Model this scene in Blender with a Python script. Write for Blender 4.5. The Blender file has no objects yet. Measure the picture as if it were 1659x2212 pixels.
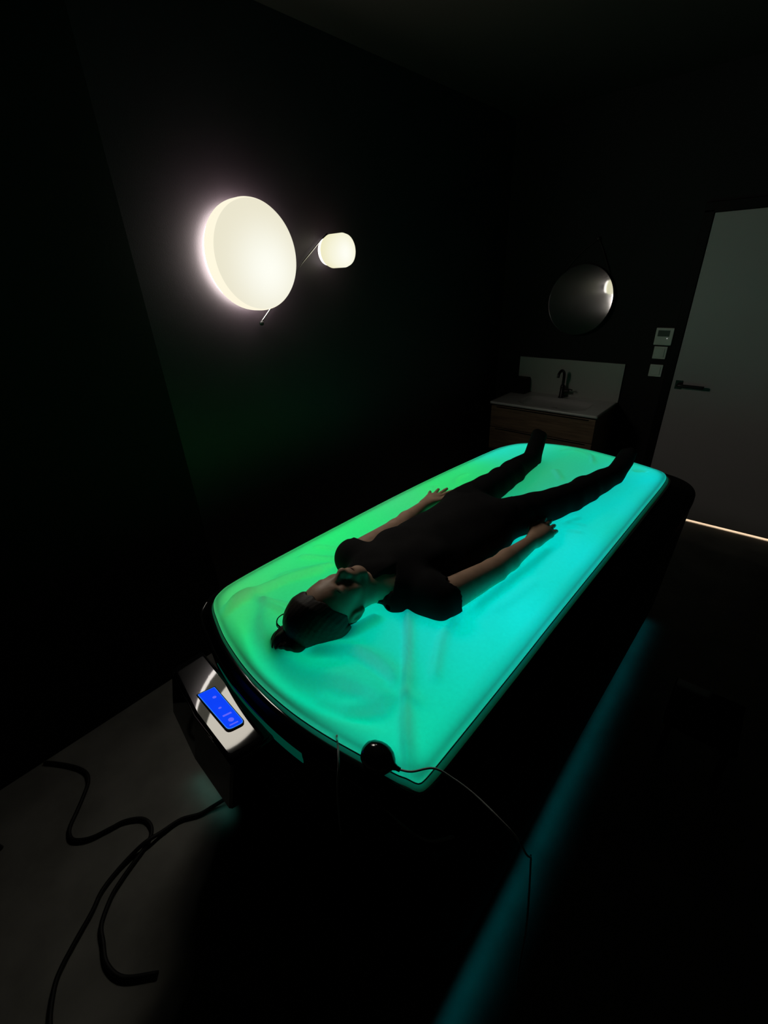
import bpy, bmesh, math
import numpy as np
from mathutils import Vector, Matrix

# ------------------------------------------------------------------ camera, world, exposure
sc = bpy.context.scene
C = sc.collection
cam_d = bpy.data.cameras.new('camera')
cam = bpy.data.objects.new('camera', cam_d)
C.objects.link(cam)
sc.camera = cam
cam_d.sensor_fit = 'HORIZONTAL'
cam_d.sensor_width = 36.0
cam_d.lens = 36.0 * 965.0 / 1659.0
cam_d.clip_start = 0.02
cam_d.clip_end = 60
CAM_ROT = Matrix(((0.759, -0.276, 0.589), (0.650, 0.378, -0.659), (-0.041, 0.884, 0.467)))
cx_ = Vector((CAM_ROT[0][0], CAM_ROT[1][0], CAM_ROT[2][0])).normalized()
cz_ = Vector((CAM_ROT[0][2], CAM_ROT[1][2], CAM_ROT[2][2]))
cz_ = (cz_ - cx_ * cz_.dot(cx_)).normalized()
cy_ = cz_.cross(cx_)
cam.matrix_world = Matrix(((cx_.x, cy_.x, cz_.x, 0), (cx_.y, cy_.y, cz_.y, 0), (cx_.z, cy_.z, cz_.z, 1.785), (0, 0, 0, 1)))

world = bpy.data.worlds.new('world')
sc.world = world
world.use_nodes = True
world.node_tree.nodes['Background'].inputs[0].default_value = (0.5, 0.5, 0.5, 1)
world.node_tree.nodes['Background'].inputs[1].default_value = 0.0
sc.view_settings.view_transform = 'Standard'
sc.view_settings.look = 'None'
sc.view_settings.exposure = 0.0
sc.view_settings.gamma = 1.0
sc.view_settings.use_curve_mapping = False
sc.cycles.use_denoising = True
sc.cycles.max_bounces = 8
sc.cycles.transmission_bounces = 6
sc.cycles.sample_clamp_indirect = 4.0
sc.cycles.caustics_reflective = False
sc.cycles.caustics_refractive = False

LAMP_POWER = 4.8        # large disc of the wall lamp, W
SMALL_POWER = 0.8
HALO_POWER = 17.0
GLOW = 1.0              # backlight of the bed
FLOOR_LED = 0.026
HALL_POWER = 22.0

# ------------------------------------------------------------------ helpers
def tag(o, label=None, cat=None, group=None, kind=None):
    if label: o['label'] = label
    if cat: o['category'] = cat
    if group: o['group'] = group
    if kind: o['kind'] = kind
    return o

def link(name, me, mat=None, parent=None, smooth=False):
    o = bpy.data.objects.new(name, me)
    C.objects.link(o)
    if mat: me.materials.append(mat)
    if parent is not None:
        o.parent = parent
        o.matrix_parent_inverse = parent_inverse(parent)
    if smooth:
        me.polygons.foreach_set('use_smooth', [True] * len(me.polygons))
    return o

def parent_inverse(p):
    m = Matrix.Identity(4)
    q = p
    chain = []
    while q is not None:
        chain.append(q); q = q.parent
    for q in reversed(chain):
        m = m @ q.matrix_parent_inverse @ q.matrix_basis if q.parent else q.matrix_basis.copy()
    return m.inverted()

def thing(name, loc, label, cat, group=None, kind=None):
    o = bpy.data.objects.new(name, None)
    o.empty_display_size = 0.1
    C.objects.link(o)
    o.location = loc
    return tag(o, label, cat, group, kind)

def mesh_of(name, verts, faces):
    me = bpy.data.meshes.new(name)
    me.from_pydata([tuple(v) for v in verts], [], [tuple(f) for f in faces])
    me.update()
    return me

def bm_obj(name, bm, mat, parent=None, smooth=False):
    bmesh.ops.recalc_face_normals(bm, faces=bm.faces)
    me = bpy.data.meshes.new(name)
    bm.to_mesh(me); bm.free()
    return link(name, me, mat, parent, smooth)

def box_bm(bm, x0, x1, y0, y1, z0, z1, bevel=0.0, seg=2, mat=None):
    r = bmesh.ops.create_cube(bm, size=1.0)
    vs = r['verts']
    for v in vs:
        v.co = Vector(((x0 + x1) / 2 + v.co.x * (x1 - x0), (y0 + y1) / 2 + v.co.y * (y1 - y0), (z0 + z1) / 2 + v.co.z * (z1 - z0)))
    if mat is not None:
        for v in vs: v.co = mat @ v.co
    if bevel > 0:
        es = list({e for v in vs for e in v.link_edges})
        bmesh.ops.bevel(bm, geom=es, offset=bevel, segments=seg, affect='EDGES', profile=0.5)

def box(name, x0, x1, y0, y1, z0, z1, mat, parent=None, bevel=0.0, seg=2, xf=None):
    bm = bmesh.new()
    box_bm(bm, x0, x1, y0, y1, z0, z1, bevel, seg, xf)
    return bm_obj(name, bm, mat, parent, smooth=False)

def lathe(name, prof, origin, axis, mat, parent=None, n=64, closed=True):
    """prof: list of (radius, height along axis)"""
    a = Vector(axis).normalized()
    t = Vector((0, 0, 1)) if abs(a.z) < 0.9 else Vector((1, 0, 0))
    u = a.cross(t).normalized(); w = a.cross(u)
    o = Vector(origin)
    vs, fs = [], []
    for (r, hh) in prof:
        for i in range(n):
            q = 2 * math.pi * i / n
            vs.append(o + a * hh + (u * math.cos(q) + w * math.sin(q)) * max(r, 1e-5))
    for k in range(len(prof) - 1):
        for i in range(n):
            j = (i + 1) % n
            fs.append((k * n + i, k * n + j, (k + 1) * n + j, (k + 1) * n + i))
    if closed:
        fs.append(tuple(range(n))[::-1])
        fs.append(tuple((len(prof) - 1) * n + i for i in range(n)))
    bm = bmesh.new()
    me = mesh_of(name, vs, fs)
    bm.from_mesh(me); bpy.data.meshes.remove(me)
    return bm_obj(name, bm, mat, parent, smooth=True)

def catmull(pts, sub=8):
    P = [np.array(p, float) for p in pts]
    P = [2 * P[0] - P[1]] + P + [2 * P[-1] - P[-2]]
    out = []
    for i in range(1, len(P) - 2):
        for k in range(sub):
            t = k / sub
            out.append(0.5 * ((2 * P[i]) + (-P[i-1] + P[i+1]) * t + (2*P[i-1] - 5*P[i] + 4*P[i+1] - P[i+2]) * t*t + (-P[i-1] + 3*P[i] - 3*P[i+1] + P[i+2]) * t**3))
    out.append(P[-2])
    return out

def tube(name, pts, r, mat, parent=None, sub=8, n=10, radii=None):
    c = catmull(pts, sub) if sub > 1 else [np.array(p, float) for p in pts]
    m = len(c)
    if radii is not None:
        rr = np.interp(np.linspace(0, 1, m), np.linspace(0, 1, len(radii)), radii)
    else:
        rr = [r] * m
    vs, fs = [], []
    prev = None
    for i in range(m):
        d = c[min(i + 1, m - 1)] - c[max(i - 1, 0)]
        d = Vector(d).normalized()
        if prev is None:
            t = Vector((0, 0, 1)) if abs(d.z) < 0.9 else Vector((1, 0, 0))
            u = d.cross(t).normalized()
        else:
            u = (prev - d * prev.dot(d)).normalized()
        prev = u
        w = d.cross(u)
        for k in range(n):
            q = 2 * math.pi * k / n
            vs.append(Vector(c[i]) + (u * math.cos(q) + w * math.sin(q)) * rr[i])
    for i in range(m - 1):
        for k in range(n):
            j = (k + 1) % n
            fs.append((i * n + k, i * n + j, (i + 1) * n + j, (i + 1) * n + k))
    fs.append(tuple(range(n))[::-1]); fs.append(tuple((m - 1) * n + k for k in range(n)))
    return link(name, mesh_of(name, vs, fs), mat, parent, True)

# ------------------------------------------------------------------ materials
def mat(name, col, rough=0.6, metal=0.0, spec=0.5, ior=1.5, var=0.15, scale=12.0, bump=0.0, bscale=60.0, coat=0.0, coat_rough=0.05, stretch=None):
    m = bpy.data.materials.new(name)
    m.use_nodes = True
    nt = m.node_tree
    b = nt.nodes['Principled BSDF']
    b.inputs['Roughness'].default_value = rough
    b.inputs['Metallic'].default_value = metal
    b.inputs['IOR'].default_value = ior
    b.inputs['Specular IOR Level'].default_value = spec
    b.inputs['Coat Weight'].default_value = coat
    b.inputs['Coat Roughness'].default_value = coat_rough
    tc = nt.nodes.new('ShaderNodeTexCoord')
    mp = nt.nodes.new('ShaderNodeMapping')
    nt.links.new(tc.outputs['Object'], mp.inputs['Vector'])
    if stretch: mp.inputs['Scale'].default_value = stretch
    no = nt.nodes.new('ShaderNodeTexNoise')
    no.inputs['Scale'].default_value = scale
    no.inputs['Detail'].default_value = 4
    nt.links.new(mp.outputs[0], no.inputs['Vector'])
    rp = nt.nodes.new('ShaderNodeValToRGB')
    rp.color_ramp.elements[0].position = 0.3
    rp.color_ramp.elements[1].position = 0.7
    rp.color_ramp.elements[0].color = (*[c * (1 - var) for c in col], 1)
    rp.color_ramp.elements[1].color = (*[min(1, c * (1 + var)) for c in col], 1)
    nt.links.new(no.outputs[0], rp.inputs[0])
    nt.links.new(rp.outputs[0], b.inputs['Base Color'])
    if bump > 0:
        n2 = nt.nodes.new('ShaderNodeTexNoise')
        n2.inputs['Scale'].default_value = bscale
        nt.links.new(mp.outputs[0], n2.inputs['Vector'])
        bp = nt.nodes.new('ShaderNodeBump')
        bp.inputs['Strength'].default_value = bump
        bp.inputs['Distance'].default_value = 0.002
        nt.links.new(n2.outputs[0], bp.inputs['Height'])
        nt.links.new(bp.outputs[0], b.inputs['Normal'])
    return m

def emit(name, col, strength, var=0.0, scale=6.0):
    m = bpy.data.materials.new(name)
    m.use_nodes = True
    nt = m.node_tree
    nt.nodes.clear()
    out = nt.nodes.new('ShaderNodeOutputMaterial')
    e = nt.nodes.new('ShaderNodeEmission')
    e.inputs[1].default_value = strength
    tc = nt.nodes.new('ShaderNodeTexCoord')
    no = nt.nodes.new('ShaderNodeTexNoise')
    no.inputs['Scale'].default_value = scale
    nt.links.new(tc.outputs['Object'], no.inputs['Vector'])
    rp = nt.nodes.new('ShaderNodeValToRGB')
    rp.color_ramp.elements[0].color = (*[c * (1 - var) for c in col], 1)
    rp.color_ramp.elements[1].color = (*[c * (1 + var) for c in col], 1)
    nt.links.new(no.outputs[0], rp.inputs[0])
    nt.links.new(rp.outputs[0], e.inputs[0])
    nt.links.new(e.outputs[0], out.inputs[0])
    return m

M = {}
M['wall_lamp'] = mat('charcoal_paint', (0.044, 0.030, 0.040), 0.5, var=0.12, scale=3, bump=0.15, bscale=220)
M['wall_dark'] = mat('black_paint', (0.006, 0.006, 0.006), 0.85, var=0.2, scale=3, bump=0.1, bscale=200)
M['ceiling'] = mat('dark_ceiling_paint', (0.012, 0.009, 0.006), 0.9, var=0.1, scale=2)
M['floor'] = mat('grey_screed', (0.36, 0.36, 0.32), 0.6, var=0.22, scale=5, bump=0.1, bscale=40)
M['shell'] = mat('gloss_black_acrylic', (0.004, 0.004, 0.004), 0.05, var=0.1, ior=1.6, spec=0.5)
M['flange'] = mat('satin_black_flange', (0.003, 0.003, 0.003), 0.6, var=0.1, spec=0.12)
M['rim'] = mat('gloss_black_rim', (0.004, 0.004, 0.004), 0.08, var=0.1, ior=1.9, spec=0.6)
M['plate'] = mat('mirror_black_plate', (0.006, 0.006, 0.007), 0.03, var=0.1, ior=1.52, spec=0.42)
M['skirt'] = mat('matt_black_skirt', (0.003, 0.003, 0.003), 0.9, var=0.1, spec=0.15)
M['hem'] = mat('dark_sheet_hem', (0.10, 0.10, 0.10), 0.8, var=0.1)
M['skin'] = mat('skin', (0.58, 0.37, 0.26), 0.5, var=0.10, scale=25, bump=0.05, bscale=300)
M['hair'] = mat('brown_hair', (0.024, 0.015, 0.010), 0.6, var=0.5, scale=30, bump=0.25, bscale=60, stretch=(6, 1, 6))
M['shirt'] = mat('black_jersey', (0.0055, 0.005, 0.006), 0.9, spec=0.2, var=0.25, scale=20, bump=0.3, bscale=400)
M['trousers'] = mat('black_cotton', (0.004, 0.004, 0.0045), 0.95, spec=0.2, var=0.25, scale=20, bump=0.3, bscale=400)
M['sock'] = mat('black_sock_knit', (0.004, 0.004, 0.0045), 0.95, spec=0.2, var=0.2, scale=40)
M['lip'] = mat('lip', (0.33, 0.13, 0.11), 0.45, var=0.1)
M['door'] = mat('white_door_paint', (0.46, 0.45, 0.45), 0.5, var=0.03, scale=2)
M['frame'] = mat('black_frame', (0.003, 0.003, 0.003), 0.6, var=0.1, spec=0.2)
M['black_metal'] = mat('matt_black_metal', (0.012, 0.012, 0.012), 0.35, metal=0.0, var=0.1)
M['white_plastic'] = mat('white_plastic', (0.70, 0.70, 0.66), 0.35, var=0.03)
M['ceramic'] = mat('white_ceramic', (0.62, 0.62, 0.60), 0.25, var=0.03, scale=3)
M['splash'] = mat('pale_splashback', (0.48, 0.48, 0.45), 0.3, var=0.03, scale=3)
M['wood'] = mat('oak_veneer', (0.19, 0.13, 0.08), 0.5, var=0.3, scale=6, stretch=(1, 6, 14))
M['mirror'] = mat('mirror_glass', (0.75, 0.75, 0.74), 0.04, metal=1.0, var=0.02)
M['chrome'] = mat('brushed_steel', (0.6, 0.6, 0.58), 0.25, metal=1.0, var=0.05)
M['mirror_rim'] = mat('dark_steel_rim', (0.05, 0.05, 0.05), 0.3, metal=1.0, var=0.05)
M['strap'] = mat('dark_leather', (0.02, 0.013, 0.009), 0.6, var=0.3)
M['rubber'] = mat('black_rubber', (0.006, 0.006, 0.006), 0.12, var=0.1)
M['cable'] = mat('black_cable', (0.006, 0.006, 0.006), 0.6, var=0.1)
M['tube'] = mat('clear_tube', (0.55, 0.58, 0.57), 0.2, var=0.05)
M['lens'] = mat('grey_lens', (0.12, 0.14, 0.13), 0.1, var=0.05)
M['brass'] = mat('pale_metal', (0.6, 0.55, 0.45), 0.3, metal=1.0, var=0.05)
def opal(name, ctr, reach, c_in, c_out):
    m = emit(name, c_in, 1.0)
    nt = m.node_tree
    e = nt.nodes['Emission']
    tc = nt.nodes.new('ShaderNodeTexCoord'); vm = nt.nodes.new('ShaderNodeVectorMath'); vm.operation = 'DISTANCE'
    vm.inputs[1].default_value = ctr
    nt.links.new(tc.outputs['Object'], vm.inputs[0])
    mr = nt.nodes.new('ShaderNodeMapRange'); mr.inputs['From Max'].default_value = reach; mr.interpolation_type = 'SMOOTHSTEP'
    nt.links.new(vm.outputs['Value'], mr.inputs[0])
    rp = nt.nodes.new('ShaderNodeValToRGB')
    rp.color_ramp.elements[0].color = (*c_in, 1); rp.color_ramp.elements[1].color = (*c_out, 1)
    nt.links.new(mr.outputs[0], rp.inputs[0]); nt.links.new(rp.outputs[0], e.inputs[0])
    return m
M['shade_big'] = opal('opal_glass_lit', (-1.85, 1.37, 1.83), .26, (1.0, 1.0, .90), (.83, .79, .62))
M['shade_edge'] = emit('opal_glass_edge_lit', (1.0, 0.94, 0.74), 1.0, var=0.02)
M['shade_small'] = opal('opal_glass_small_lit', (-1.78, 1.80, 1.89), .14, (1.0, 1.0, .90), (.86, .82, .55))
M['screen'] = emit('blue_lcd_backlight', (0.004, 0.055, 0.95), 1.0, var=0.1, scale=12)
M['screen_ink'] = emit('pale_lcd_segments', (0.12, 0.13, 0.95), 1.0, var=0.02)
M['painted_glow'] = emit('green_painted_glow', (0.0, 0.036, 0.022), 1.0, var=0.15, scale=4)  # faint emission painted in for the reflected green of the sheet

# translucent white sheet lit from the LED panel underneath
def membrane_mat(k=1.0):
    m = bpy.data.materials.new('white_stretch_sheet')
    m.use_nodes = True
    nt = m.node_tree
    nt.nodes.clear()
    out = nt.nodes.new('ShaderNodeOutputMaterial')
    tr = nt.nodes.new('ShaderNodeBsdfTranslucent')
    di = nt.nodes.new('ShaderNodeBsdfDiffuse')
    mx = nt.nodes.new('ShaderNodeMixShader')
    mx.inputs[0].default_value = 0.09
    tc = nt.nodes.new('ShaderNodeTexCoord')
    no = nt.nodes.new('ShaderNodeTexNoise')
    no.inputs['Scale'].default_value = 90
    no.inputs['Detail'].default_value = 5
    nt.links.new(tc.outputs['Object'], no.inputs['Vector'])
    rp = nt.nodes.new('ShaderNodeValToRGB')
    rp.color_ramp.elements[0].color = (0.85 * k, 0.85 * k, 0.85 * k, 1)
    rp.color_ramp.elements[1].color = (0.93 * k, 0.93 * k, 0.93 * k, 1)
    nt.links.new(no.outputs[0], rp.inputs[0])
    nt.links.new(rp.outputs[0], tr.inputs[0])
    nt.links.new(rp.outputs[0], di.inputs[0])
    nt.links.new(tr.outputs[0], mx.inputs[1])
    nt.links.new(di.outputs[0], mx.inputs[2])
    nt.links.new(mx.outputs[0], out.inputs[0])
    return m
M['membrane'] = membrane_mat()
M['membrane_reflection'] = membrane_mat(.28)  # darkened copy of the sheet for the glow mirrored in the rim

def panel_mat():
    m = bpy.data.materials.new('led_zone_panel')
    m.use_nodes = True
    nt = m.node_tree
    nt.nodes.clear()
    out = nt.nodes.new('ShaderNodeOutputMaterial')
    e = nt.nodes.new('ShaderNodeEmission')
    e.inputs[1].default_value = GLOW
    a = nt.nodes.new('ShaderNodeAttribute')
    a.attribute_name = 'led_zone'
    nt.links.new(a.outputs['Color'], e.inputs[0])
    nt.links.new(e.outputs[0], out.inputs[0])
    return m
M['led_panel'] = panel_mat()

# ------------------------------------------------------------------ room shell
WX, WY, ZC = -1.955, 3.81, 2.75
RX, NY = 1.75, -1.6
def struct(o): o['kind'] = 'structure'; return o
struct(box('floor', WX - .2, RX + .2, NY - .2, 5.2, -0.1, 0.0, M['floor']))
struct(box('ceiling', WX - .2, RX + .2, NY - .2, WY + .2, ZC, ZC + 0.1, M['ceiling']))
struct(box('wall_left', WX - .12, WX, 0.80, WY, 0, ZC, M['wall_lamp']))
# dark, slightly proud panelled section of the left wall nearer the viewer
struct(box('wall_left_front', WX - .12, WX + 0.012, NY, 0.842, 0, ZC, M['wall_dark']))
struct(box('wall_back', WX, -0.595, WY, WY + .12, 0, ZC, M['wall_dark']))
struct(box('wall_back_side', 0.325, RX, WY, WY + .12, 0, ZC, M['wall_dark']))
struct(box('wall_back_lintel', -0.595, 0.325, WY, WY + .12, 2.06, ZC, M['wall_dark']))
struct(box('wall_right', RX, RX + .12, NY, WY + .12, 0, ZC, M['wall_dark']))
struct(box('wall_front', WX, RX, NY - .12, NY, 0, ZC, M['wall_dark']))
struct(box('baseboard_left', WX + .0, WX + .012, 0.842, WY, 0, 0.07, M['frame'], bevel=.002))
struct(box('baseboard_back', WX, -0.66, WY - .012, WY, 0, 0.07, M['frame'], bevel=.002))
# corridor behind the door
struct(box('wall_corridor', -1.2, 1.0, 5.0, 5.1, 0, 2.75, M['ceiling']))
struct(box('wall_corridor_left', -1.3, -1.2, WY + .12, 5.1, 0, 2.75, M['ceiling']))
struct(box('wall_corridor_right', 1.0, 1.1, WY + .12, 5.1, 0, 2.75, M['ceiling']))
struct(box('ceiling_corridor', -1.3, 1.1, WY + .12, 5.1, 2.75, 2.85, M['ceiling']))

# door frame and leaf
fr = thing('door_1', (-0.13, WY, 0), None, None, kind='structure')
box('door_frame', -0.635, -0.580, WY - .02, WY + .125, 0, 2.06, M['frame'], fr, bevel=.003)
box('door_frame', 0.305, 0.36, WY - .02, WY + .125, 0, 2.06, M['frame'], fr, bevel=.003)
box('door_frame', -0.635, 0.36, WY - .02, WY + .125, 2.045, 2.10, M['frame'], fr, bevel=.003)
box('door_stop', -0.60, -0.560, WY + .032, WY + .06, 0, 2.06, M['frame'], fr)
box('door_stop', 0.29, 0.33, WY + .032, WY + .06, 0, 2.06, M['frame'], fr)
box('door_stop', -0.60, 0.33, WY + .032, WY + .06, 2.03, 2.06, M['frame'], fr)
leaf = box('door_leaf', -0.577, 0.302, WY - .012, WY + .028, 0.017, 2.042, M['door'], fr, bevel=.002)
bm = bmesh.new()
box_bm(bm, -0.555, -0.510, WY - .017, WY - .012, 0.985, 1.045, .002)
me_h = bm_obj('door_handle_rose', bm, M['black_metal'], leaf)
tube('door_handle', [(-0.532, WY - .014, 1.018), (-0.532, WY - .05, 1.018), (-0.520, WY - .060, 1.018), (-0.44, WY - .060, 1.017), (-0.375, WY - .058, 1.016)], .011, M['black_metal'], leaf, sub=6)

hall = bpy.data.lights.new('corridor_light', 'AREA')
hall.energy = HALL_POWER; hall.color = (1.0, 0.72, 0.50)
hall.shape = 'RECTANGLE'; hall.size = 1.6; hall.size_y = 0.15
ho = bpy.data.objects.new('corridor_light', hall); C.objects.link(ho)
ho.location = (-0.1, WY + .55, 0.30)
ho.rotation_euler = (math.radians(-62), 0, 0)

# ------------------------------------------------------------------ bed outline (plan)
P0 = [(-1.300, .545), (-1.26, .508), (-1.159, .472), (-1.076, .446), (-.908, .415), (-.733, .408), (-.604, .419), (-.472, .442), (-.401, .455), (-.368, .463), (-.356, .467), (-.352, .472), (-.350, .484), (-.349, .510), (-.345, .635), (-.338, .9), (-.333, 1.17), (-.318, 1.7), (-.305, 2.185), (-.297, 2.45), (-.306, 2.55), (-.34, 2.592), (-.405, 2.616), (-.588, 2.675), (-.788, 2.715), (-1.0, 2.684), (-1.13, 2.60), (-1.185, 2.50), (-1.215, 2.40), (-1.286, 1.724), (-1.312, 1.071), (-1.323, .62)]
def smooth_closed(P, it=3):
    P = [np.array(p, float) for p in P]
    for _ in range(it):
        Q = []
        for i in range(len(P)):
            a, b = P[i], P[(i + 1) % len(P)]
            Q += [a * .75 + b * .25, a * .25 + b * .75]
        P = Q
    return np.array(P)
def resample(P, n):
    Q = np.vstack([P, P[:1]])
    s = np.concatenate([[0], np.cumsum(np.linalg.norm(np.diff(Q, axis=0), axis=1))])
    t = np.linspace(0, s[-1], n, endpoint=False)
    return np.stack([np.interp(t, s, Q[:, 0]), np.interp(t, s, Q[:, 1])], 1)
NP = 960
P = resample(smooth_closed(P0), NP)
T = np.roll(P, -1, 0) - np.roll(P, 1, 0)
T /= np.linalg.norm(T, axis=1)[:, None]
Nn = np.stack([T[:, 1], -T[:, 0]], 1)      # outward for counter-clockwise outline
if ((Nn * (P - P.mean(0))).sum(1)).mean() < 0: Nn = -Nn
for _ in range(110): Nn = (np.roll(Nn, 1, 0) + Nn * 2 + np.roll(Nn, -1, 0)) / 4
Nn /= np.linalg.norm(Nn, axis=1)[:, None]
w_out = np.where(Nn[:, 0] > 0, .145 * Nn[:, 0]**2, .085 * Nn[:, 0]**2) + np.where(Nn[:, 1] > 0, .115 * Nn[:, 1]**2, .045 * Nn[:, 1]**2)
for _ in range(80): w_out = (np.roll(w_out, 1) + w_out * 2 + np.roll(w_out, -1)) / 4

# ------------------------------------------------------------------ signed distance modelling for the person
class Field:
    def __init__(s, lo, hi, h):
        s.lo = np.array(lo, float); s.h = h
        s.n = np.ceil((np.array(hi) - s.lo) / h).astype(int) + 1
        s.F = np.full(s.n, 0.08, np.float32)
        s.ax = [(s.lo[i] + np.arange(s.n[i]) * h).astype(np.float32) for i in range(3)]
    def region(s, lo, hi, pad):
        a = np.maximum(0, np.floor((np.array(lo) - pad - s.lo) / s.h).astype(int))
        b = np.minimum(s.n, np.ceil((np.array(hi) + pad - s.lo) / s.h).astype(int) + 1)
        return a, b
    def apply(s, lo, hi, fn, k, sub=False):
        a, b = s.region(lo, hi, k + 0.03)
        if (b <= a).any(): return
        X = s.ax[0][a[0]:b[0], None, None]; Y = s.ax[1][None, a[1]:b[1], None]; Z = s.ax[2][None, None, a[2]:b[2]]
        d = fn(X, Y, Z)
        sl = (slice(a[0], b[0]), slice(a[1], b[1]), slice(a[2], b[2]))
        f = s.F[sl]
        if sub:
            hh = np.maximum(k - np.abs(-d - f), 0) / k
            s.F[sl] = np.maximum(f, -d) + hh * hh * k * .25
        else:
            hh = np.maximum(k - np.abs(d - f), 0) / k
            s.F[sl] = np.minimum(f, d) - hh * hh * k * .25
    def cone(s, a, b, ra, rb, k=.02, sz=1.0, sub=False):
        a = np.array(a, float); b = np.array(b, float)
        R = max(ra, rb)
        def fn(X, Y, Z):
            ab = (b - a) * np.array([1, 1, 1 / sz])
            px, py, pz = X - a[0], Y - a[1], (Z - a[2]) / sz
            t = np.clip((px * ab[0] + py * ab[1] + pz * ab[2]) / max(1e-9, float(ab @ ab)), 0, 1)
            dd = np.sqrt((px - t * ab[0])**2 + (py - t * ab[1])**2 + (pz - t * ab[2])**2)
            return (dd - (ra + (rb - ra) * t)) * min(1.0, (sz + 1) / 2)
        s.apply(np.minimum(a, b) - R, np.maximum(a, b) + R, fn, k, sub)
    def ell(s, c, r, k=.02, sub=False):
        c = np.array(c, float); r = np.array(r, float)
        def fn(X, Y, Z):
            x, y, z = (X - c[0]), (Y - c[1]), (Z - c[2])
            k0 = np.sqrt((x / r[0])**2 + (y / r[1])**2 + (z / r[2])**2)
            k1 = np.sqrt((x / r[0]**2)**2 + (y / r[1]**2)**2 + (z / r[2]**2)**2) + 1e-6
            return k0 * (k0 - 1) / k1
        s.apply(c - r, c + r, fn, k, sub)
    def cut(s, fn):
        """keep only where fn(X,Y,Z) < 0"""
        X = s.ax[0][:, None, None]; Y = s.ax[1][None, :, None]; Z = s.ax[2][None, None, :]
        s.F = np.maximum(s.F, fn(X, Y, Z).astype(np.float32))
    def mesh(s, name):
        F = s.F; n = np.array(F.shape)
        ins = F < 0
        cnt = np.zeros(n - 1, np.int8)
        for dx in (0, 1):
            for dy in (0, 1):
                for dz in (0, 1):
                    cnt += ins[dx:n[0]-1+dx, dy:n[1]-1+dy, dz:n[2]-1+dz]
        act = np.argwhere((cnt > 0) & (cnt < 8))
        idx = -np.ones(n - 1, np.int64)
        idx[tuple(act.T)] = np.arange(len(act))
        acc = np.zeros((len(act), 3)); c = np.zeros(len(act))
        cor = {}
        for dx in (0, 1):
            for dy in (0, 1):
                for dz in (0, 1):
                    cor[dx, dy, dz] = F[act[:, 0] + dx, act[:, 1] + dy, act[:, 2] + dz]
        for k0 in cor:
            for ax in range(3):
                if k0[ax] == 0:
                    k1 = list(k0); k1[ax] = 1; k1 = tuple(k1)
                    f0, f1 = cor[k0], cor[k1]
                    m = (f0 < 0) != (f1 < 0)
                    t = np.where(m, f0 / np.where(m, f0 - f1, 1), 0)
                    p = np.tile(np.array(k0, float), (len(act), 1)); p[:, ax] += t
                    acc += p * m[:, None]; c += m
        V = s.lo + (act + acc / c[:, None]) * s.h
        faces = []
        for ax in range(3):
            o1, o2 = [(1, 2), (2, 0), (0, 1)][ax]
            sl0 = [slice(None)] * 3; sl1 = [slice(None)] * 3
            sl0[ax] = slice(0, n[ax] - 1); sl1[ax] = slice(1, n[ax])
            ch = ins[tuple(sl0)] != ins[tuple(sl1)]
            e = np.argwhere(ch)
            ok = (e[:, o1] > 0) & (e[:, o2] > 0) & (e[:, o1] < n[o1] - 1) & (e[:, o2] < n[o2] - 1)
            e = e[ok]
            first_in = ins[tuple(e.T)]
            q = []
            for (a, b) in ((-1, -1), (0, -1), (0, 0), (-1, 0)):
                p = e.copy(); p[:, o1] += a; p[:, o2] += b
                q.append(idx[tuple(p.T)])
            q = np.stack(q, 1)
            q[~first_in] = q[~first_in][:, ::-1]
            faces.append(q)
        Fc = np.vstack(faces)
        me = bpy.data.meshes.new(name)
        me.vertices.add(len(V)); me.vertices.foreach_set('co', V.astype(np.float32).ravel())
        me.loops.add(len(Fc) * 4); me.loops.foreach_set('vertex_index', Fc.astype(np.int32).ravel())
        me.polygons.add(len(Fc)); me.polygons.foreach_set('loop_start', np.arange(len(Fc), dtype=np.int32) * 4)
        me.update(calc_edges=True); me.validate()
        return me

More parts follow.
